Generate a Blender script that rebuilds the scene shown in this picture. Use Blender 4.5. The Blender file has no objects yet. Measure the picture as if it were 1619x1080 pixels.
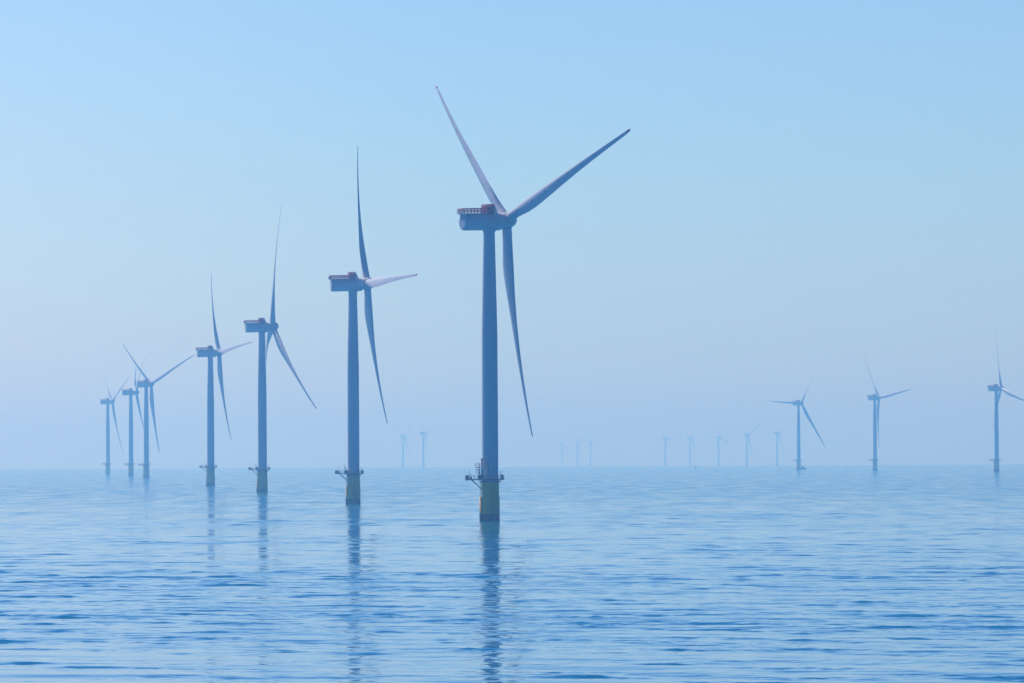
import bpy, math, random
import numpy as np
from mathutils import Vector, Matrix

R = math.radians
scene = bpy.context.scene
col = scene.collection

# ------------------------------------------------------------------ camera
CAM_H = 23.97            # eye height above the water, on the deck of a ship
EARTH = 6.4e6            # the far turbines stand partly below the horizon
F_PX, W_PX, H_PX = 8000.0, 1619.0, 1080.0
PITCH = math.atan((716.14 - 540.0) / F_PX)
ROLL = R(0.2806)
cam_data = bpy.data.cameras.new('camera')
cam_data.sensor_width = 36.0
cam_data.lens = 36.0 * F_PX / W_PX
cam_data.clip_start = 1.0
cam_data.clip_end = 90000.0
cam = bpy.data.objects.new('camera', cam_data)
col.objects.link(cam)
c_f = Vector((0, math.cos(PITCH), math.sin(PITCH)))
c_u = Vector((0, -math.sin(PITCH), math.cos(PITCH)))
c_x = Vector((1, 0, 0))
rx = math.cos(ROLL) * c_x - math.sin(ROLL) * c_u
ru = math.cos(ROLL) * c_u + math.sin(ROLL) * c_x
m = Matrix((rx, ru, -c_f)).transposed().to_4x4()
m.translation = Vector((0, 0, CAM_H))
cam.matrix_world = m
scene.camera = cam

# ------------------------------------------------------------------ sky, sun, exposure
SUN_AZ = R(41.0)         # left of the viewing direction, beyond the turbines
SUN_EL = R(50.0)
world = bpy.data.worlds.new('World')
scene.world = world
world.use_nodes = True
wn, wl = world.node_tree.nodes, world.node_tree.links
wn.clear()
w_out = wn.new('ShaderNodeOutputWorld')
w_bg = wn.new('ShaderNodeBackground')
w_sky = wn.new('ShaderNodeTexSky')
w_sky.sky_type = 'NISHITA'
w_sky.sun_disc = False
w_sky.sun_elevation = SUN_EL
w_sky.sun_rotation = -SUN_AZ
w_sky.altitude = 0.0
w_sky.air_density = 1.0
w_sky.dust_density = 0.4
w_sky.ozone_density = 2.0
w_mul = wn.new('ShaderNodeMix')
w_mul.data_type = 'RGBA'
w_mul.blend_type = 'MULTIPLY'
w_mul.inputs[0].default_value = 1.0
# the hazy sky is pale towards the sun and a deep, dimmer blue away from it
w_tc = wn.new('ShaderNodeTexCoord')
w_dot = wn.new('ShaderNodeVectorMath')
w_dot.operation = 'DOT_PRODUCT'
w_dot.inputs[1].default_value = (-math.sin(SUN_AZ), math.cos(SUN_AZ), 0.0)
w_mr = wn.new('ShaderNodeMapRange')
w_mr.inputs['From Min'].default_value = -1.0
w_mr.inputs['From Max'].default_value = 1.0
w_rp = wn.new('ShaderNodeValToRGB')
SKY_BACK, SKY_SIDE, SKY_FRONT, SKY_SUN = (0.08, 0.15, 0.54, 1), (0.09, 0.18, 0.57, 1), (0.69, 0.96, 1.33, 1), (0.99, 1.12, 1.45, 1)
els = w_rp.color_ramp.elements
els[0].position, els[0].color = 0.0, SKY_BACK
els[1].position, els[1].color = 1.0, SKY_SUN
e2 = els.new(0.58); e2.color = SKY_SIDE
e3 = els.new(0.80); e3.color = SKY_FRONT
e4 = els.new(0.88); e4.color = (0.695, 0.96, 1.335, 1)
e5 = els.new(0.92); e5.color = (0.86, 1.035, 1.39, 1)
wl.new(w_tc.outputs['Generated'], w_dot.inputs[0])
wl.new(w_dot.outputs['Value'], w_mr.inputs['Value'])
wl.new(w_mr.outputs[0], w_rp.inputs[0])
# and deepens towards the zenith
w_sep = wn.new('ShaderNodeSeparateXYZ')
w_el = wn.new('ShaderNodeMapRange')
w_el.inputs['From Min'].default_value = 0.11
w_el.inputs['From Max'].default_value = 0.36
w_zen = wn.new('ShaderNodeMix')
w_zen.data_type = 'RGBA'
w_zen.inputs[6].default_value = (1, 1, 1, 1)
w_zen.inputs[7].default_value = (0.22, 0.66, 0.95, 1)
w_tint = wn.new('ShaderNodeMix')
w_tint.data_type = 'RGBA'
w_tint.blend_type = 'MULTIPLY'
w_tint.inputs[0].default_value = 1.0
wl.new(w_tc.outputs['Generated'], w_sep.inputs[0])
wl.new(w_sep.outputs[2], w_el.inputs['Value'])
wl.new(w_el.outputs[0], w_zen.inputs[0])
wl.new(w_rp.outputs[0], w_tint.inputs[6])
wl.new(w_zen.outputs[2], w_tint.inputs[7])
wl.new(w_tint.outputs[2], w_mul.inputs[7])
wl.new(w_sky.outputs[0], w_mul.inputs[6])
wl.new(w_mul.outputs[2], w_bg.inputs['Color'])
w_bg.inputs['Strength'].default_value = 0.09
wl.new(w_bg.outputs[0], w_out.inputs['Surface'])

sun_dir = Vector((-math.sin(SUN_AZ) * math.cos(SUN_EL), math.cos(SUN_AZ) * math.cos(SUN_EL), math.sin(SUN_EL)))
sun_data = bpy.data.lights.new('sun', 'SUN')
sun_data.energy = 5.0
sun_data.angle = R(0.53)
sun_data.color = (1.0, 0.97, 0.92)
sun = bpy.data.objects.new('sun', sun_data)
col.objects.link(sun)
sun.rotation_euler = sun_dir.to_track_quat('Z', 'Y').to_euler()
sun.location = (-2000, 3000, 4000)

vs = scene.view_settings
vs.view_transform = 'Standard'
vs.look = 'None'
vs.exposure = 0.0
vs.gamma = 1.0
vs.use_curve_mapping = False

scene.cycles.use_denoising = True
scene.cycles.max_bounces = 8
scene.cycles.volume_bounces = 2
scene.cycles.caustics_reflective = False
scene.cycles.caustics_refractive = False


# ------------------------------------------------------------------ materials
def new_mat(name):
    mt = bpy.data.materials.new(name)
    mt.use_nodes = True
    nt = mt.node_tree
    return mt, nt, nt.nodes['Principled BSDF']


def nd(nt, kind, **kw):
    n = nt.nodes.new(kind)
    for k, v in kw.items():
        setattr(n, k, v)
    return n


def paint(name, base, dirt, amount, rough, scale, metallic=0.0):
    """Coated steel or gelcoat with faint large weathering stains."""
    mt, nt, b = new_mat(name)
    tc = nd(nt, 'ShaderNodeTexCoord')
    mp = nd(nt, 'ShaderNodeMapping')
    mp.inputs['Scale'].default_value = (scale, scale, scale * 0.25)
    no = nd(nt, 'ShaderNodeTexNoise')
    no.inputs['Scale'].default_value = 1.0
    no.inputs['Detail'].default_value = 5.0
    rp = nd(nt, 'ShaderNodeValToRGB')
    rp.color_ramp.elements[0].position = 0.42
    rp.color_ramp.elements[1].position = 0.75
    rp.color_ramp.elements[0].color = (0, 0, 0, 1)
    rp.color_ramp.elements[1].color = (amount, amount, amount, 1)
    mx = nd(nt, 'ShaderNodeMix', data_type='RGBA')
    mx.inputs[6].default_value = (*base, 1)
    mx.inputs[7].default_value = (*dirt, 1)
    nt.links.new(tc.outputs['Object'], mp.inputs['Vector'])
    nt.links.new(mp.outputs[0], no.inputs['Vector'])
    nt.links.new(no.outputs[0], rp.inputs[0])
    nt.links.new(rp.outputs[0], mx.inputs[0])
    nt.links.new(mx.outputs[2], b.inputs['Base Color'])
    b.inputs['Roughness'].default_value = rough
    b.inputs['Metallic'].default_value = metallic
    b.inputs['Specular IOR Level'].default_value = 0.25
    return mt


GREY = (0.58, 0.565, 0.65)
M_PAINT = paint('turbine_paint', GREY, (0.30, 0.34, 0.38), 0.35, 0.5, 0.12)
M_RED = paint('red_paint', (0.42, 0.022, 0.12), (0.32, 0.02, 0.09), 0.4, 0.5, 0.5)
M_STEEL = paint('galvanised_steel', (0.20, 0.23, 0.27), (0.10, 0.10, 0.11), 0.6, 0.5, 0.7, 0.3)
M_WHITE = paint('white_equipment', (0.62, 0.62, 0.62), (0.4, 0.38, 0.36), 0.4, 0.5, 0.7)
M_DARK = paint('dark_rubber', (0.02, 0.022, 0.025), (0.05, 0.05, 0.05), 0.4, 0.7, 0.7)


def make_blade_mat():
    """Gelcoat with small dark lightning receptors along the blade."""
    mt = paint('blade_gelcoat', GREY, (0.32, 0.36, 0.41), 0.4, 0.42, 0.10)
    nt = mt.node_tree
    b = nt.nodes['Principled BSDF']
    src = b.inputs['Base Color'].links[0].from_socket
    tc = nd(nt, 'ShaderNodeTexCoord')
    last = None
    for z in (11.0, 20.0, 28.5, 37.0, 52.0):
        sp = nd(nt, 'ShaderNodeSeparateXYZ')
        nt.links.new(tc.outputs['Object'], sp.inputs[0])
        dz = nd(nt, 'ShaderNodeMath', operation='SUBTRACT')
        nt.links.new(sp.outputs[2], dz.inputs[0])
        dz.inputs[1].default_value = z
        dx = nd(nt, 'ShaderNodeMath', operation='SUBTRACT')
        nt.links.new(sp.outputs[1], dx.inputs[0])
        dx.inputs[1].default_value = -0.35
        hy = nd(nt, 'ShaderNodeMath', operation='POWER')
        nt.links.new(dz.outputs[0], hy.inputs[0])
        hy.inputs[1].default_value = 2.0
        hx = nd(nt, 'ShaderNodeMath', operation='POWER')
        nt.links.new(dx.outputs[0], hx.inputs[0])
        hx.inputs[1].default_value = 2.0
        ad = nd(nt, 'ShaderNodeMath', operation='ADD')
        nt.links.new(hy.outputs[0], ad.inputs[0])
        nt.links.new(hx.outputs[0], ad.inputs[1])
        lt = nd(nt, 'ShaderNodeMath', operation='LESS_THAN')
        nt.links.new(ad.outputs[0], lt.inputs[0])
        lt.inputs[1].default_value = 0.075
        if last is None:
            last = lt.outputs[0]
        else:
            mxm = nd(nt, 'ShaderNodeMath', operation='MAXIMUM')
            nt.links.new(last, mxm.inputs[0])
            nt.links.new(lt.outputs[0], mxm.inputs[1])
            last = mxm.outputs[0]
    mx = nd(nt, 'ShaderNodeMix', data_type='RGBA')
    nt.links.new(last, mx.inputs[0])
    nt.links.new(src, mx.inputs[6])
    mx.inputs[7].default_value = (0.05, 0.06, 0.08, 1)
    nt.links.new(mx.outputs[2], b.inputs['Base Color'])
    return mt


M_BLADE = make_blade_mat()


def make_yellow():
    """Yellow coating of the foundation, with a wet dark band of marine growth at the waterline."""
    mt, nt, b = new_mat('yellow_coating')
    tc = nd(nt, 'ShaderNodeTexCoord')
    sp = nd(nt, 'ShaderNodeSeparateXYZ')
    nt.links.new(tc.outputs['Object'], sp.inputs[0])
    mp = nd(nt, 'ShaderNodeMapping')
    mp.inputs['Scale'].default_value = (0.9, 0.9, 0.12)
    nt.links.new(tc.outputs['Object'], mp.inputs['Vector'])
    no = nd(nt, 'ShaderNodeTexNoise')
    no.inputs['Scale'].default_value = 1.0
    no.inputs['Detail'].default_value = 6.0
    nt.links.new(mp.outputs[0], no.inputs['Vector'])
    rp = nd(nt, 'ShaderNodeValToRGB')
    rp.color_ramp.elements[0].position = 0.45
    rp.color_ramp.elements[0].color = (0, 0, 0, 1)
    rp.color_ramp.elements[1].position = 0.8
    rp.color_ramp.elements[1].color = (0.7, 0.7, 0.7, 1)
    nt.links.new(no.outputs[0], rp.inputs[0])
    mx = nd(nt, 'ShaderNodeMix', data_type='RGBA')
    mx.inputs[6].default_value = (0.90, 0.50, 0.04, 1)
    mx.inputs[7].default_value = (0.50, 0.32, 0.06, 1)
    nt.links.new(rp.outputs[0], mx.inputs[0])
    no2 = nd(nt, 'ShaderNodeTexNoise')
    no2.inputs['Scale'].default_value = 0.9
    no2.inputs['Detail'].default_value = 5.0
    nt.links.new(tc.outputs['Object'], no2.inputs['Vector'])
    ad = nd(nt, 'ShaderNodeMath', operation='MULTIPLY_ADD')
    nt.links.new(no2.outputs[0], ad.inputs[0])
    ad.inputs[1].default_value = -1.6
    nt.links.new(sp.outputs[2], ad.inputs[2])
    mr = nd(nt, 'ShaderNodeMapRange')
    mr.inputs['From Min'].default_value = 1.5
    mr.inputs['From Max'].default_value = 2.1
    nt.links.new(ad.outputs[0], mr.inputs['Value'])
    m2 = nd(nt, 'ShaderNodeMix', data_type='RGBA')
    m2.inputs[6].default_value = (0.055, 0.055, 0.035, 1)
    nt.links.new(mr.outputs[0], m2.inputs[0])
    nt.links.new(mx.outputs[2], m2.inputs[7])
    nt.links.new(m2.outputs[2], b.inputs['Base Color'])
    b.inputs['Roughness'].default_value = 0.5
    b.inputs['Specular IOR Level'].default_value = 0.25
    return mt


M_YELLOW = make_yellow()

WATER_BODY = (0.001, 0.118, 0.26)


def make_water():
    mt, nt, b = new_mat('sea_water')
    b.inputs['Base Color'].default_value = (*WATER_BODY, 1)
    b.inputs['Roughness'].default_value = 0.06
    b.inputs['IOR'].default_value = 1.333
    tc = nd(nt, 'ShaderNodeTexCoord')
    ln = nd(nt, 'ShaderNodeVectorMath', operation='LENGTH')   # unresolved ripples far out act as roughness
    nt.links.new(tc.outputs['Object'], ln.inputs[0])
    mr = nd(nt, 'ShaderNodeMapRange')
    mr.inputs['From Min'].default_value = 1000.0
    mr.inputs['From Max'].default_value = 3200.0
    mr.inputs['To Min'].default_value = 0.025
    mr.inputs['To Max'].default_value = 0.14
    nt.links.new(ln.outputs['Value'], mr.inputs['Value'])
    mp0 = nd(nt, 'ShaderNodeMapping')                         # cat's paws: breeze-ruffled patches
    mp0.inputs['Scale'].default_value = (1 / 16.0, 1 / 130.0, 0.01)
    no0 = nd(nt, 'ShaderNodeTexNoise')
    no0.inputs['Scale'].default_value = 1.0
    no0.inputs['Detail'].default_value = 4.0
    no0.inputs['Roughness'].default_value = 0.6
    nt.links.new(tc.outputs['Object'], mp0.inputs['Vector'])
    nt.links.new(mp0.outputs[0], no0.inputs['Vector'])
    mr0 = nd(nt, 'ShaderNodeMapRange')
    mr0.inputs['From Min'].default_value = 0.32
    mr0.inputs['From Max'].default_value = 0.68
    mr0.inputs['To Min'].default_value = 0.45
    mr0.inputs['To Max'].default_value = 1.75
    nt.links.new(no0.outputs[0], mr0.inputs['Value'])
    mm0 = nd(nt, 'ShaderNodeMath', operation='MULTIPLY')
    nt.links.new(mr.outputs[0], mm0.inputs[0])
    nt.links.new(mr0.outputs[0], mm0.inputs[1])
    nt.links.new(mm0.outputs[0], b.inputs['Roughness'])
    prev = None
    for sc, dist, st in (((0.16, 0.11, 0.1), 0.08, 0.25), ((0.55, 0.40, 0.3), 0.03, 0.35)):
        mp = nd(nt, 'ShaderNodeMapping')
        mp.inputs['Scale'].default_value = sc
        mp.inputs['Rotation'].default_value = (0, 0, 0.3 * sc[0])
        nt.links.new(tc.outputs['Object'], mp.inputs['Vector'])
        no = nd(nt, 'ShaderNodeTexNoise')
        no.inputs['Scale'].default_value = 1.0
        no.inputs['Detail'].default_value = 3.0
        no.inputs['Roughness'].default_value = 0.5
        nt.links.new(mp.outputs[0], no.inputs['Vector'])
        bp = nd(nt, 'ShaderNodeBump')
        bp.inputs['Strength'].default_value = st
        bp.inputs['Distance'].default_value = dist
        nt.links.new(no.outputs[0], bp.inputs['Height'])
        if prev:
            nt.links.new(prev.outputs[0], bp.inputs['Normal'])
        prev = bp
    nt.links.new(prev.outputs[0], b.inputs['Normal'])
    return mt


M_WATER = make_water()


# ------------------------------------------------------------------ mesh helpers
class MB:
    """Collects simple shapes and links them as ONE mesh object."""

    def __init__(self):
        self.v, self.f, self.s = [], [], []

    def add(self, verts, faces, smooth):
        o = len(self.v)
        self.v += [tuple(p) for p in verts]
        self.f += [tuple(i + o for i in fc) for fc in faces]
        self.s += [smooth] * len(faces) if isinstance(smooth, bool) else list(smooth)

    def box(self, lo, hi, mat=None):
        (x0, y0, z0), (x1, y1, z1) = lo, hi
        vs_ = [(x0, y0, z0), (x1, y0, z0), (x1, y1, z0), (x0, y1, z0), (x0, y0, z1), (x1, y0, z1), (x1, y1, z1), (x0, y1, z1)]
        if mat is not None:
            vs_ = [mat @ Vector(p) for p in vs_]
        self.add(vs_, [(0, 3, 2, 1), (4, 5, 6, 7), (0, 1, 5, 4), (1, 2, 6, 5), (2, 3, 7, 6), (3, 0, 4, 7)], False)

    def tube(self, a, b, r, n=8, r2=None):
        a, b = Vector(a), Vector(b)
        r2 = r if r2 is None else r2
        q = (b - a).to_track_quat('Z', 'Y')
        ring = [q @ Vector((math.cos(2 * math.pi * k / n), math.sin(2 * math.pi * k / n), 0)) for k in range(n)]
        vs_ = [a + p * r for p in ring] + [b + p * r2 for p in ring]
        fs = [(k, (k + 1) % n, n + (k + 1) % n, n + k) for k in range(n)]
        fs += [tuple(range(n - 1, -1, -1)), tuple(range(n, 2 * n))]
        self.add(vs_, fs, [True] * n + [False, False])

    def lathe(self, prof, n=48, axis='Z', sy=1.0):
        """prof: (position along the axis, radius) pairs; repeat a point for a crisp edge."""
        vs_, fs, sm = [], [], []
        for t, r in prof:
            for k in range(n):
                c, s = math.cos(2 * math.pi * k / n), math.sin(2 * math.pi * k / n)
                vs_.append((r * c, r * s, t) if axis == 'Z' else (t, r * c * sy, r * s))
        for i in range(len(prof) - 1):
            if prof[i] == prof[i + 1]:
                continue
            for k in range(n):
                q = (i * n + k, i * n + (k + 1) % n, (i + 1) * n + (k + 1) % n, (i + 1) * n + k)
                fs.append(q)
                sm.append(True)
        fs.append(tuple(range(n - 1, -1, -1)))
        fs.append(tuple(range((len(prof) - 1) * n, len(prof) * n)))
        sm += [False, False]
        self.add(vs_, fs, sm)

    def prism(self, pts, z0, z1):
        n = len(pts)
        vs_ = [(x, y, z0) for x, y in pts] + [(x, y, z1) for x, y in pts]
        fs = [(k, (k + 1) % n, n + (k + 1) % n, n + k) for k in range(n)]
        fs += [tuple(range(n - 1, -1, -1)), tuple(range(n, 2 * n))]
        self.add(vs_, fs, False)

    def build(self, name, mat, parent=None, matrix=None):
        me = bpy.data.meshes.new(name)
        me.from_pydata(self.v, [], self.f)
        me.polygons.foreach_set('use_smooth', self.s)
        me.materials.append(mat)
        me.update()
        o = bpy.data.objects.new(name, me)
        col.objects.link(o)
        if parent is not None:
            o.parent = parent
        if matrix is not None:
            o.matrix_basis = matrix
        return o


def frame(x_axis, z_axis, loc):
    """Matrix whose local X and Z point along the given axes."""
    x_axis, z_axis = x_axis.normalized(), z_axis.normalized()
    y_axis = z_axis.cross(x_axis)
    mm = Matrix((x_axis, y_axis, z_axis)).transposed().to_4x4()
    mm.translation = loc
    return mm


# ------------------------------------------------------------------ sea
def sea_drop(x, y):
    return -(x * x + y * y) / (2 * EARTH)


def build_sea():
    rng = np.random.default_rng(11)
    rows = [4.0, 10.0, 20.0, 40.0, 80.0, 140.0, 220.0, 300.0, 360.0, 400.0, 430.0]
    r = 450.0
    while r < 27000.0:
        rows.append(r)
        if r < 480:
            r += 1.2
        else:
            r += max(0.4, 0.5 * (r / 800.0) ** 1.4) if r < 6000 else 8.4 * (r / 6000.0) ** 2.4
    rr = np.array(rows)
    fine = np.radians(np.linspace(-7.6, 7.6, 620))
    side = np.radians(np.concatenate([np.arange(8.2, 20, 1.5), np.arange(20, 180, 5.0)]))
    th = np.concatenate([-side[::-1], fine, side, [math.pi]])
    th = th[(th > -math.pi + 1e-6)]
    th = np.unique(th)
    nr, nt_ = len(rr), len(th)
    X = (rr[:, None] * np.sin(th)[None, :])
    Y = (rr[:, None] * np.cos(th)[None, :])
    Z = -(rr[:, None] ** 2) / (2 * EARTH) * np.ones_like(X)
    # a gentle sea: many small wave trains, shorter ones dropped where the mesh gets coarse
    dr = np.gradient(rr)
    inner = (np.abs(th) < R(7.7)).astype(float)
    near = np.clip((rr - 455.0) / 25.0, 0, 1)
    hgt = np.zeros_like(X)
    calm = np.zeros_like(X)
    for k in range(14):
        lam = rng.uniform(60, 420)
        a = rng.uniform(0, 2 * math.pi)
        calm += np.sin(2 * math.pi / lam * (X * math.cos(a) * 0.6 + Y * math.sin(a)) + rng.uniform(0, 6.28))
    calm = 1.0 + 0.10 * calm
    calm = np.clip(calm, 0.55, 1.7)
    # gusts: patches of steeper ripples between smoother water
    gust = np.zeros_like(X)
    for k in range(26):
        lam = 6.0 * (40.0 / 6.0) ** rng.uniform(0, 1)
        a = R(80) + rng.normal(0, R(32))
        gust += np.sin(2 * math.pi / lam * (0.6 * X * math.cos(a) + Y * math.sin(a)) + rng.uniform(0, 6.28))
    gust /= math.sqrt(13.0)
    gust = np.clip(np.exp(0.62 * gust), 0.3, 3.6)
    # bands of ruffled water where the current passes the foundations
    ruffle = np.ones_like(X)
    for x0, x1, yc, sy in ((-46, -9, 1845, 22), (-128, -62, 2525, 40), (-205, -132, 3380, 70), (-2, 14, 1850, 20), (-70, -40, 2500, 35)):
        ruffle += 1.5 * np.exp(-((Y - yc) / sy) ** 2) / (1 + np.exp(-(X - x0) / 4)) / (1 + np.exp((X - x1) / 4))
    gust = gust * ruffle
    for k in range(210):
        lam = 0.95 * (30.0 / 0.95) ** (rng.uniform(0, 1))
        a = R(82) + rng.normal(0, R(20 if lam > 4 else 34))          # mostly running towards the camera
        slope = WAVE_SLOPE * (1.15 if lam < 3.5 else 0.9 if lam < 14 else 0.7)
        amp = slope * lam / (2 * math.pi) * (0.6 + 0.8 * rng.uniform())
        dx = rr * (R(15.2) / 620) * abs(math.cos(a)) + 1e-6
        fade = np.clip((lam / dr - 2.6) / 2.5, 0, 1) * np.clip((lam / dx - 2.6) / 2.5, 0, 1) * near
        live = fade > 0
        n_live = int(np.max(np.nonzero(live)[0])) + 1 if live.any() else 0
        if n_live == 0:
            continue
        kx, ky = 2 * math.pi / lam * math.cos(a), 2 * math.pi / lam * math.sin(a)
        ph = kx * X[:n_live] + ky * Y[:n_live] + rng.uniform(0, 6.28)
        s = np.sin(ph)
        hgt[:n_live] += amp * (s + 0.12 * np.cos(2 * ph + 3.14) + 0.26 * np.sin(2 * ph)) * fade[:n_live, None] * (gust[:n_live] if lam < 12 else ruffle[:n_live])
    Z = Z + hgt * calm * inner[None, :]
    verts = np.stack([X, Y, Z], -1).reshape(-1, 3).astype(np.float32)
    i = np.arange(nr - 1)[:, None]
    j = np.arange(nt_)[None, :]
    j2 = (j + 1) % nt_
    quads = np.stack([i * nt_ + j, i * nt_ + j2, (i + 1) * nt_ + j2, (i + 1) * nt_ + j], -1).reshape(-1, 4)[:, ::-1]
    nq = len(quads)
    me = bpy.data.meshes.new('sea')
    me.vertices.add(len(verts) + 0)
    me.vertices.foreach_set('co', verts.ravel())
    cap = np.arange(nt_)[::-1]
    loops = np.concatenate([quads.ravel(), cap]).astype(np.int32)
    me.loops.add(len(loops))
    me.loops.foreach_set('vertex_index', loops)
    me.polygons.add(nq + 1)
    me.polygons.foreach_set('loop_start', np.concatenate([np.arange(nq) * 4, [nq * 4]]).astype(np.int32))
    me.polygons.foreach_set('use_smooth', np.ones(nq + 1, dtype=bool))
    me.update(calc_edges=True)
    me.validate()
    me.materials.append(M_WATER)
    o = bpy.data.objects.new('sea', me)
    col.objects.link(o)
    if me.polygons[0].normal.z < 0:
        me.flip_normals()
    o['kind'] = 'structure'
    o['label'] = 'calm rippled blue sea reaching to the hazy horizon'
    print('sea', nr, nt_, len(verts))
    return o


WAVE_SLOPE = 0.0040
build_sea()

# ------------------------------------------------------------------ turbine parts
HUB_H, OVERHANG, ROTOR_R, TILT = 107.0, 7.2, 79.0, R(5.83)
PITCH_BLADE = R(6.0)


def blade_section(r):
    """chord, relative thickness, twist at radius r"""
    rs = [2.2, 4.5, 7.5, 11.0, 15.5, 20.0, 27.0, 36.0, 46.0, 56.0, 66.0, 73.0, 76.5, 78.3, 79.0]
    ch = [3.5, 3.5, 3.8, 4.5, 5.2, 5.3, 4.7, 3.75, 2.9, 2.25, 1.75, 1.42, 1.22, 0.85, 0.25]
    tk = [1.0, 1.0, 0.85, 0.66, 0.50, 0.42, 0.34, 0.29, 0.26, 0.23, 0.21, 0.20, 0.20, 0.20, 0.20]
    tw = [22, 22, 21.5, 20, 18, 15.5, 11, 6.8, 4, 2, 0.5, -0.5, -1, -1, -1]
    return float(np.interp(r, rs, ch)), float(np.interp(r, rs, tk)), R(float(np.interp(r, rs, tw)))


def blade_rings(r0, r1, n, grow=0.0):
    N = 28
    out = []
    for i in range(n + 1):
        r = r0 + (r1 - r0) * i / n
        ch, tk, tw = blade_section(r)
        p = PITCH_BLADE + tw
        le = Vector((math.sin(p), math.cos(p), 0))
        no = Vector((-math.cos(p), math.sin(p), 0))
        circ = min(1.0, max(0.0, (tk - 0.40) / 0.60))
        ax = 0.5 * circ + 0.32 * (1 - circ)       # pitch axis along the chord
        xo = 0.055 * r + 0.075 * ROTOR_R * (r / ROTOR_R) ** 2
        ring = []
        for k in range(N):
            t = 2 * math.pi * k / N
            xc = 0.5 * (1 - math.cos(t))          # 0 leading edge, 1 trailing edge
            th = 5 * tk * (0.2969 * math.sqrt(xc) - 0.126 * xc - 0.3516 * xc ** 2 + 0.2843 * xc ** 3 - 0.1036 * xc ** 4)
            yy = (th if t < math.pi else -th * 0.85)
            yc = 0.5 * math.sin(t) * tk
            yv = (yc * circ + yy * (1 - circ)) * ch
            xv = (ax - xc) * ch
            gl = 1.0 + grow
            ring.append(Vector((xo, 0, r * 1.018)) + le * xv * gl + no * yv * gl)
        out.append(ring)
    return out


def rings_mesh(rings):
    mb = MB()
    N = len(rings[0])
    vs_ = [p for rg in rings for p in rg]
    fs = []
    for i in range(len(rings) - 1):
        for k in range(N):
            fs.append((i * N + k, i * N + (k + 1) % N, (i + 1) * N + (k + 1) % N, (i + 1) * N + k))
    sm = [True] * len(fs)
    fs.append(tuple(range(N - 1, -1, -1)))
    fs.append(tuple(range((len(rings) - 1) * N, len(rings) * N)))
    mb.add(vs_, fs, sm + [False, False])
    return mb


def fence(mb, pts, z, hgt, step, r_post, r_rail, rails=2, closed=True):
    n = len(pts)
    for i in range(n if closed else n - 1):
        a, b = Vector((*pts[i], z)), Vector((*pts[(i + 1) % n], z))
        L = (b - a).length
        k = max(1, round(L / step))
        for q in range(k):
            p = a.lerp(b, q / k)
            mb.tube(p, p + Vector((0, 0, hgt)), r_post, 5)
        for q in range(rails):
            up = Vector((0, 0, hgt * (q + 1) / rails))
            mb.tube(a + up, b + up, r_rail, 5)


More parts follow.
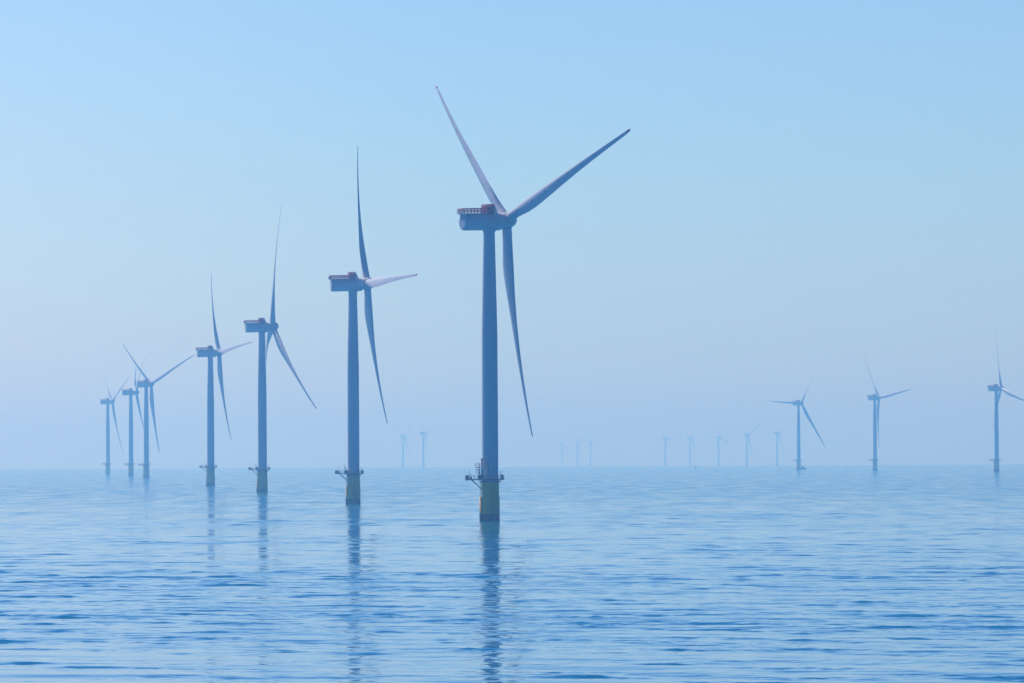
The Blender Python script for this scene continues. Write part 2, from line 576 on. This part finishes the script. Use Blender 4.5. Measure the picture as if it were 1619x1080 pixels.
def make_turbine():
    """One complete turbine at the origin; nacelle and rotor are posed afterwards."""
    root = bpy.data.objects.new('wind_turbine', None)
    root.empty_display_size = 5
    col.objects.link(root)
    P = {}
    # foundation: yellow transition piece with a slightly wider sleeve at the water
    f = MB()
    f.lathe([(-8, 3.36), (-8, 3.36), (8.6, 3.36), (8.6, 3.36), (8.75, 3.18), (8.75, 3.18), (14.2, 3.14), (14.2, 3.14)], 56)
    fo = f.build('foundation', M_YELLOW, root)
    c = MB()
    c.lathe([(13.7, 3.2), (13.7, 3.75), (13.7, 3.75), (14.25, 3.75), (14.25, 3.75), (14.25, 3.2)], 56)
    c.build('flange', M_STEEL, fo)
    bl = MB()                                     # boat landing: two fender tubes and a ladder on the far left
    ca = R(193)
    cd, ct = Vector((math.cos(ca), math.sin(ca), 0)), Vector((-math.sin(ca), math.cos(ca), 0))
    for s in (-1, 1):
        p = cd * 3.42 + ct * 0.8 * s
        bl.tube(p + Vector((0, 0, -2)), p + Vector((0, 0, 8.2)), 0.38, 10)
        for z in (1.2, 4.6, 7.9):
            bl.tube(p + Vector((0, 0, z)), cd * 3.2 + ct * 0.8 * s + Vector((0, 0, z)), 0.16, 8)
    for s in (-1, 1):
        p = cd * 3.6 + ct * 0.28 * s
        bl.tube(p + Vector((0, 0, -1)), p + Vector((0, 0, 14.6)), 0.05, 6)
    for q in range(40):
        z = -0.8 + q * 0.38
        bl.tube(cd * 3.6 - ct * 0.28 + Vector((0, 0, z)), cd * 3.6 + ct * 0.28 + Vector((0, 0, z)), 0.025, 5)
    bl.build('boat_landing', M_YELLOW, fo)
    ht = MB()
    ha = R(-72)
    hd = Vector((math.cos(ha), math.sin(ha), 0))
    ht.tube(hd * 3.1 + Vector((0, 0, 9.7)), hd * 3.34 + Vector((0, 0, 9.7)), 0.26, 14)
    ht.build('cable_port', M_DARK, fo)
    # tower
    t = MB()
    t.lathe([(14.25, 3.25), (14.25, 3.25), (14.55, 3.25), (14.55, 3.25), (14.6, 2.93), (14.6, 2.93), (40, 2.90), (66, 2.84),
             (78, 2.62), (90, 2.36), (100, 2.14), (104.3, 2.06), (104.3, 2.06)], 64)
    tw = t.build('tower', M_PAINT, root)
    d = MB()
    da = R(-118)
    mt_ = Matrix.Rotation(da, 4, 'Z')
    d.box((2.80, -0.55, 15.0), (2.99, 0.55, 17.3), mt_)
    d.build('door', M_WHITE, tw)
    for z in (38.0, 66.0):
        fl = MB()
        rr_ = 2.955 if z < 50 else 2.885
        fl.lathe([(z, rr_ - 0.08), (z, rr_), (z, rr_), (z + 0.22, rr_), (z + 0.22, rr_), (z + 0.22, rr_ - 0.08)], 64)
        fl.build('section_joint', M_PAINT, tw)
    # service platform: round deck with a laydown area stretching to the left
    pts = []
    for k in range(25):
        a = R(-118 + 236 * k / 24)
        pts.append((5.0 * math.cos(a), 5.0 * math.sin(a)))
    outline = [(-8.9, 2.6)] + []
    pts = pts + [(-5.6, 3.2), (-8.9, 2.6), (-8.9, -3.0), (-5.6, -4.0)]
    p = MB()
    p.prism(pts, 14.6, 15.05)
    for k in range(-4, 3):
        p.box((k * 2.0 - 0.12, -4.2, 14.2), (k * 2.0 + 0.12, -3.2, 14.598))
    pl = p.build('platform', M_STEEL, root)
    g = MB()
    fence(g, pts, 15.05, 1.25, 1.3, 0.055, 0.05, 2)
    g.build('railing', M_STEEL, pl)
    for sy in (-1.6, 1.6):
        b = MB()
        b.tube((-6.6, sy, 14.6), (-2.95, sy * 0.75, 11.2), 0.17, 8)
        b.build('brace', M_STEEL, pl)
    bx = MB()
    bx.box((-8.7, -2.6, 15.055), (-7.5, -1.4, 16.25))
    bx.box((-7.2, -2.7, 15.055), (-6.5, -2.0, 15.85))
    bx.build('equipment_box', M_DARK, pl)
    bx = MB()
    bx.box((-4.3, -4.3, 15.055), (-2.4, -3.5, 16.35))
    bx.build('equipment_box', M_DARK, pl)
    bx = MB()
    bx.box((4.0, -1.9, 15.055), (4.75, -1.0, 16.5))
    bx.build('equipment_box', M_DARK, pl)
    mp_ = MB()
    mp_.tube((-7.3, -2.4, 15.05), (-7.3, -2.4, 18.4), 0.06, 6)
    mp_.build('antenna', M_STEEL, pl)
    mp_ = MB()
    mp_.tube((3.75, -2.6, 15.05), (3.75, -2.6, 18.0), 0.10, 6)
    mp_.tube((3.75, -2.6, 17.2), (4.7, -2.4, 17.6), 0.05, 6)
    mp_.build('antenna', M_STEEL, pl)
    cr = MB()                                     # davit crane
    cr.tube((-3.9, -1.8, 15.05), (-3.9, -1.8, 17.6), 0.22, 10)
    cr.tube((-3.9, -1.8, 17.5), (-4.6, -1.9, 18.9), 0.14, 8)
    cr.tube((-4.6, -1.9, 18.9), (-3.6, -1.7, 19.5), 0.10, 8)
    cr.box((-4.35, -2.1, 16.9), (-3.5, -1.5, 17.45))
    cr.build('davit_crane', M_WHITE, pl)
    # nacelle, in a frame whose X points to the rotor
    n = MB()
    RB = 3.02
    prof = [(-10.95, 2.2), (-10.88, 2.5), (-10.68, 2.76), (-10.35, 2.92), (-9.9, 2.99), (-9.2, RB), (-9.2, RB), (2.2, RB), (2.2, RB), (2.5, 2.9), (2.5, 2.9)]
    n.lathe(prof, 56, 'X')
    na = n.build('nacelle', M_PAINT, root)
    yb = MB()                                     # yaw collar under the body
    yb.lathe([(-3.6, 2.05), (-3.6, 2.28), (-3.6, 2.28), (-2.4, 2.4), (-2.4, 2.4)], 48)
    yb.build('yaw_collar', M_PAINT, na)
    for s in (-0.75, 0.75):
        v = MB()
        v.lathe([(-11.02, 0.01), (-11.02, 0.42), (-11.02, 0.42), (-10.7, 0.42), (-10.7, 0.42)], 18, 'X')
        v.build('vent', M_DARK, na, Matrix.Translation((0.06, s, 1.55)))
    dk = MB()
    dk.box((-11.3, -2.5, 2.86), (-1.7, 2.5, 3.06))
    for x in (-10.6, -8.4, -6.2, -4.0):
        dk.box((x, -2.2, 2.0), (x + 0.25, 2.2, 2.86))
    dk.build('hoist_deck', M_PAINT, na)
    rl = MB()
    fence(rl, [(-11.25, -2.45), (-1.75, -2.45), (-1.75, 2.45), (-11.25, 2.45)], 3.06, 1.75, 1.35, 0.20, 0.14, 3)
    rl.build('deck_railing', M_RED, na)
    rc = MB()                                     # red cooler block ahead of the deck
    rc.box((-1.7, -2.1, 2.75), (1.05, 2.1, 3.6))
    fence(rc, [(-1.65, -2.2), (1.0, -2.2), (1.0, 2.2), (-1.65, 2.2)], 2.9, 3.25, 0.9, 0.16, 0.15, 4)
    rc.box((-1.4, -1.9, 3.6), (0.7, 1.9, 5.8))
    rc.build('cooler', M_RED, na)
    wg = MB()                                     # sloped fairing in front of the cooler
    ws = []
    for y in (-2.0, 2.0):
        ws += [(1.08, y, 2.2), (3.2, y, 2.2), (2.75, y, 2.85), (1.45, y, 6.05), (1.08, y, 6.05)]
    wg.add(ws, [(0, 1, 2, 3, 4), (9, 8, 7, 6, 5), (0, 5, 6, 1), (1, 6, 7, 2), (2, 7, 8, 3), (3, 8, 9, 4), (4, 9, 5, 0)], False)
    wg.build('fairing', M_PAINT, na)
    wm = MB()
    wm.tube((-1.9, 0.9, 3.06), (-1.9, 0.9, 6.6), 0.05, 6)
    wm.tube((-1.9, 0.5, 6.3), (-1.9, 1.3, 6.3), 0.04, 6)
    wm.build('wind_sensor', M_STEEL, na)
    P['nacelle'] = na
    # generator drum and rotor hub share the tilted rotor axis
    ge = MB()
    ge.lathe([(2.25, 2.6), (2.25, 3.1), (2.4, 3.32), (2.4, 3.32), (4.15, 3.32), (4.15, 3.32), (4.4, 3.05), (4.4, 3.05), (4.55, 2.5), (4.55, 2.5)], 56, 'X')
    P['generator'] = ge.build('generator', M_PAINT, root)
    hb = MB()
    hb.lathe([(-2.9, 2.2), (-2.9, 2.65), (-2.9, 2.65), (-2.2, 2.82), (-0.6, 2.95), (0.8, 2.95), (1.8, 2.72), (2.7, 2.25), (3.4, 1.6), (3.8, 0.8), (3.92, 0.25), (3.93, 0.05)], 48, 'X')
    P['hub'] = hb.build('hub', M_PAINT, root)
    # blades
    P['blade'] = []
    bmesh_ = None
    for k in range(3):
        if k == 0:
            bo = rings_mesh(blade_rings(2.2, 77.2, 90)).build('blade', M_BLADE, root)
            tip = rings_mesh(blade_rings(77.2, 79.0, 8, 0.004)).build('blade_tip', M_RED, bo)
            cl = MB()
            cl.lathe([(2.6, 1.5), (2.6, 1.80), (2.6, 1.80), (2.9, 1.80), (2.9, 1.80), (2.9, 1.5)], 40)
            cb = cl.build('root_collar', M_STEEL, bo, Matrix.Translation((0.09, 0, 0)))
            first = (bo, tip, cb)
        else:
            bo = first[0].copy()
            col.objects.link(bo)
            bo.parent = root
            for ch in first[1:]:
                cc = ch.copy()
                col.objects.link(cc)
                cc.parent = bo
        P['blade'].append(bo)
    return root, P


def copy_turbine(root, P):
    """A copy of the turbine with copies of its parts and their sub-parts."""
    r2 = root.copy()
    col.objects.link(r2)
    Q = {'blade': []}
    for ch in root.children:
        c2 = ch.copy()
        col.objects.link(c2)
        c2.parent = r2
        for k in ('nacelle', 'generator', 'hub'):
            if P[k] is ch:
                Q[k] = c2
        if ch in P['blade']:
            Q['blade'].append(c2)
        for g in ch.children:
            if g.name.startswith('access_tower'):
                continue
            g2 = g.copy()
            col.objects.link(g2)
            g2.parent = c2
    return r2, Q


def pose(root, P, x, y, yaw, phase, pitch=0.0):
    """Stand the turbine in the water, turn the nacelle and set the rotor angle."""
    root.location = (x, y, sea_drop(x, y))
    a = R(yaw)
    fx = Vector((math.cos(a), math.sin(a), 0))
    up = Vector((0, 0, 1))
    nt_ = R(1.6)
    P['nacelle'].matrix_basis = frame(fx * math.cos(nt_) + up * math.sin(nt_), up * math.cos(nt_) - fx * math.sin(nt_), Vector((0, 0, HUB_H)))
    ax = fx * math.cos(TILT) + up * math.sin(TILT)
    u = up * math.cos(TILT) - fx * math.sin(TILT)
    v = Vector((math.sin(a), -math.cos(a), 0))
    P['generator'].matrix_basis = frame(ax, u, Vector((0, 0, HUB_H)))
    hub = Vector((0, 0, HUB_H)) + ax * OVERHANG
    P['hub'].matrix_basis = frame(ax, u, hub)
    for k, b in enumerate(P['blade']):
        p = R(phase + 120 * k)
        b.matrix_basis = frame(ax, u * math.cos(p) + v * math.sin(p), hub) @ Matrix.Rotation(-R(pitch), 4, 'Z')


G_ROW = 'turbines in the row on the left'
G_RIGHT = 'hazy turbines on the right'
G_FAR = 'barely visible turbines on the horizon'
TURBINES = [
    (-8.05, 1811.1, 29.2, 71.0, G_ROW, 'nearest and tallest wind turbine, red railed deck on its nacelle, scaffold on its platform'),
    (-77.8, 2474.6, 11.8, 88.0, G_ROW, 'second nearest wind turbine, one white sunlit blade pointing right and one straight up'),
    (-162.3, 3283.1, 14.9, 13.5, G_ROW, 'wind turbine with a blade pointing down right and another hidden behind its tower'),
    (-243.8, 4088.0, 15.2, 84.5, G_ROW, 'mid-blue wind turbine with a pale blade almost touching the neighbouring nacelle'),
    (-420.5, 5811.4, 40.0, 66.0, G_ROW, 'hazy wind turbine with blades spread in a wide Y, in front of a fainter one'),
    (-491.8, 6523.6, 8.9, 57.4, G_ROW, 'pale hazy wind turbine whose rotor is crossed by the Y-shaped rotor beside it'),
    (-602.6, 7537.5, 20.1, 63.6, G_ROW, 'faintest and farthest wind turbine at the left end of the row'),
    (464.4, 8214.6, 44.1, 28.7, G_RIGHT, 'hazy wind turbine with a blade level to the left and a boat at its foot'),
    (537.4, 7504.1, 25.4, 82.5, G_RIGHT, 'hazy wind turbine with one blade hanging straight down close to its tower'),
    (624.1, 6526.0, 19.0, 107.0, G_RIGHT, 'hazy wind turbine at the right edge with a blade cut off by the frame'),
    (-384.6, 17760.3, 30.4, 47.3, G_FAR, 'ghostly turbine left of the big tower, left of a pair, blades in a Y'),
    (-283.3, 16100.4, 20.5, 78.3, G_FAR, 'ghostly turbine left of the big tower, the pair member nearer to it'),
    (591.6, 19608.3, 22.0, 96.3, G_FAR, 'ghostly turbine leftmost of the five before the boat turbine, blade level to the right'),
    (700.3, 19973.7, 24.7, 41.5, G_FAR, 'ghostly turbine above the buoy on the horizon'),
    (775.5, 19041.3, 28.5, 114.8, G_FAR, 'ghostly turbine, middle of five, one blade straight up'),
    (826.9, 17864.4, 30.4, 60.4, G_FAR, 'ghostly turbine with an upright Y rotor, second left of the boat turbine'),
    (885.5, 16938.4, 17.0, 49.7, G_FAR, 'ghostly turbine directly left of the one with the boat'),
    (226.0, 23100.0, 25.0, 20.0, G_FAR, 'almost invisible turbine right of the big tower, leftmost of three'),
    (285.0, 22300.0, 25.0, 75.0, G_FAR, 'almost invisible turbine right of the big tower, middle of three'),
    (338.0, 22000.0, 25.0, 100.0, G_FAR, 'almost invisible turbine right of the big tower, rightmost of three'),
]

proto, PP = make_turbine()


def make_access_tower(parent):
    """White scaffold with two railed landings that stands on the nearest turbine's platform."""
    s = MB()
    x0, x1, y0, y1 = -3.75, -1.7, -4.05, -2.95
    for x in (x0, x1):
        for y in (y0, y1):
            s.tube((x, y, 15.05), (x, y, 20.6), 0.11, 6)
    for z in (16.6, 18.1, 19.6):
        s.tube((x0, y0, z), (x1, y0, z), 0.07, 6)
        s.tube((x0, y1, z), (x1, y1, z), 0.07, 6)
    s.box((-3.3, -3.95, 15.06), (-2.2, -3.1, 18.9))
    s.build('access_tower', M_WHITE, parent)
    s = MB()
    s.box((-5.3, -4.3, 19.0), (-0.9, -2.75, 19.2))
    fence(s, [(-5.25, -4.25), (-0.95, -4.25), (-0.95, -2.8), (-5.25, -2.8)], 19.2, 1.5, 1.05, 0.09, 0.08, 2)
    s.build('access_tower_landing', M_STEEL, parent)
    s = MB()
    s.box((-5.1, -4.2, 17.0), (-3.9, -2.85, 17.15))
    fence(s, [(-5.05, -4.15), (-3.95, -4.15), (-3.95, -2.9), (-5.05, -2.9)], 17.15, 1.3, 1.1, 0.08, 0.07, 2)
    s.build('access_tower_landing', M_STEEL, parent)
    s = MB()
    s.tube((-2.9, -3.5, 19.2), (-2.9, -3.5, 21.9), 0.28, 8, 0.2)
    s.tube((-3.7, -3.5, 22.3), (-2.2, -3.5, 22.1), 0.10, 6)
    s.box((-3.3, -3.9, 21.5), (-2.4, -3.2, 21.95))
    s.tube((-2.9, -3.5, 21.9), (-2.9, -3.5, 22.4), 0.08, 6)
    s.build('access_tower_mast', M_DARK, parent)


make_access_tower(next(o for o in proto.children if o.name.startswith('platform')))
for i, (x, y, yaw, ph, grp, lab) in enumerate(TURBINES):
    rt, P = (proto, PP) if i == 0 else copy_turbine(proto, PP)
    pose(rt, P, x, y, yaw, ph, {0: -9.0, 1: 12.0, 3: 12.0, 7: 32.0, 4: 6.0}.get(i, 0.0))
    rt['label'] = lab
    rt['category'] = 'wind turbine'
    rt['group'] = grp


# ------------------------------------------------------------------ boat and buoy
def hull_mesh(L, B, D, z0):
    mb = MB()
    st = []
    n = 12
    for i in range(n + 1):
        t = i / n
        x = -L / 2 + L * t
        w = B / 2 * (1.0 if t < 0.6 else max(0.03, 1 - ((t - 0.6) / 0.4) ** 2))
        sheer = D * (0.85 + 0.45 * t * t)
        st.append([(x, -w, z0 + sheer), (x, -w * 0.85, z0 + 0.35 * sheer), (x, -w * 0.2, z0), (x, w * 0.2, z0), (x, w * 0.85, z0 + 0.35 * sheer), (x, w, z0 + sheer)])
    vs_ = [p for s in st for p in s]
    fs = []
    for i in range(n):
        for k in range(6):
            fs.append((i * 6 + k, i * 6 + (k + 1) % 6, (i + 1) * 6 + (k + 1) % 6, (i + 1) * 6 + k))
    fs += [tuple(range(5, -1, -1)), tuple(range(n * 6, n * 6 + 6))]
    mb.add(vs_, fs, False)
    return mb


def make_boat(x, y, rot):
    root = bpy.data.objects.new('service_boat', None)
    col.objects.link(root)
    root.location = (x, y, sea_drop(x, y))
    root.rotation_euler = (0, 0, rot)
    root['label'] = 'small service boat moored at the foot of a hazy turbine'
    root['category'] = 'boat'
    hull_mesh(10.5, 4.4, 3.9, -0.9).build('hull', M_STEEL, root)
    w = MB()
    w.box((-2.2, -1.7, 2.2), (2.2, 1.7, 4.2))
    w.box((-1.2, -1.4, 4.2), (1.6, 1.4, 6.0))
    cab = w.build('wheelhouse', M_WHITE, root)
    g = MB()
    g.box((-0.9, -1.43, 4.8), (1.4, -1.402, 5.5))
    g.box((1.602, -1.2, 4.8), (1.63, 1.2, 5.5))
    g.build('window', M_DARK, cab)
    a = MB()
    a.tube((0.4, 0, 6.0), (0.2, 0, 8.0), 0.09, 6)
    a.tube((0.3, -0.8, 7.2), (0.3, 0.8, 7.2), 0.06, 6)
    a.build('mast', M_STEEL, root)
    b = MB()
    fence(b, [(-4.9, -2.0), (-2.5, -2.0), (-2.5, 2.0), (-4.9, 2.0)], 2.5, 1.0, 1.2, 0.05, 0.05, 2)
    b.build('railing', M_STEEL, root)
    return root


make_boat(470.6, 8207.5, R(176))


def make_buoy(x, y):
    root = bpy.data.objects.new('buoy', None)
    col.objects.link(root)
    root.location = (x, y, sea_drop(x, y))
    root.scale = (1.35, 1.35, 1.35)
    root['label'] = 'tiny dark buoy floating alone just below the horizon'
    root['category'] = 'buoy'
    f = MB()
    f.lathe([(-0.6, 1.1), (-0.6, 1.1), (0.3, 1.45), (0.9, 1.45), (1.1, 1.2), (1.1, 1.2)], 20)
    f.build('float', M_DARK, root)
    t = MB()
    for k in range(4):
        a = R(45 + 90 * k)
        t.tube((1.0 * math.cos(a), 1.0 * math.sin(a), 1.1), (0.35 * math.cos(a), 0.35 * math.sin(a), 4.0), 0.12, 6)
    for z, r_ in ((2.0, 0.8), (3.0, 0.58)):
        for k in range(4):
            a, b = R(45 + 90 * k), R(135 + 90 * k)
            t.tube((r_ * math.cos(a), r_ * math.sin(a), z), (r_ * math.cos(b), r_ * math.sin(b), z), 0.09, 5)
    for a in (R(20), R(110)):
        t.box((-0.75, -0.05, 1.6), (0.75, 0.05, 3.6), Matrix.Rotation(a, 4, 'Z'))
    t.build('lattice', M_DARK, root)
    l = MB()
    l.lathe([(4.0, 0.5), (4.0, 0.5), (4.2, 0.5), (4.2, 0.28), (4.2, 0.28), (4.7, 0.28), (4.9, 0.1)], 14)
    l.build('lantern', M_DARK, root)


make_buoy(336.0, 9300.0)

# ------------------------------------------------------------------ haze
HAZE_DENSITY = 1.8e-4
HAZE_COLOR = (0.215, 0.52, 0.90)
HAZE_ABSORB = (0.72, 0.68, 0.05)


def make_haze():
    mb = MB()
    mb.box((-27600, -27600, -59.5), (27600, 27600, 205.0))
    mt = bpy.data.materials.new('haze_air')
    mt.use_nodes = True
    nt = mt.node_tree
    nt.nodes.clear()
    out = nt.nodes.new('ShaderNodeOutputMaterial')
    pv = nt.nodes.new('ShaderNodeVolumePrincipled')
    pv.inputs['Color'].default_value = (*HAZE_COLOR, 1)
    pv.inputs['Density'].default_value = HAZE_DENSITY
    pv.inputs['Anisotropy'].default_value = 0.45
    pv.inputs['Absorption Color'].default_value = (*HAZE_ABSORB, 1)
    nt.links.new(pv.outputs[0], out.inputs['Volume'])
    mt.cycles.homogeneous_volume = True
    o = mb.build('haze', mt)
    o['kind'] = 'stuff'
    o['label'] = 'pale blue summer haze over the sea'
    o['category'] = 'haze'


make_haze()
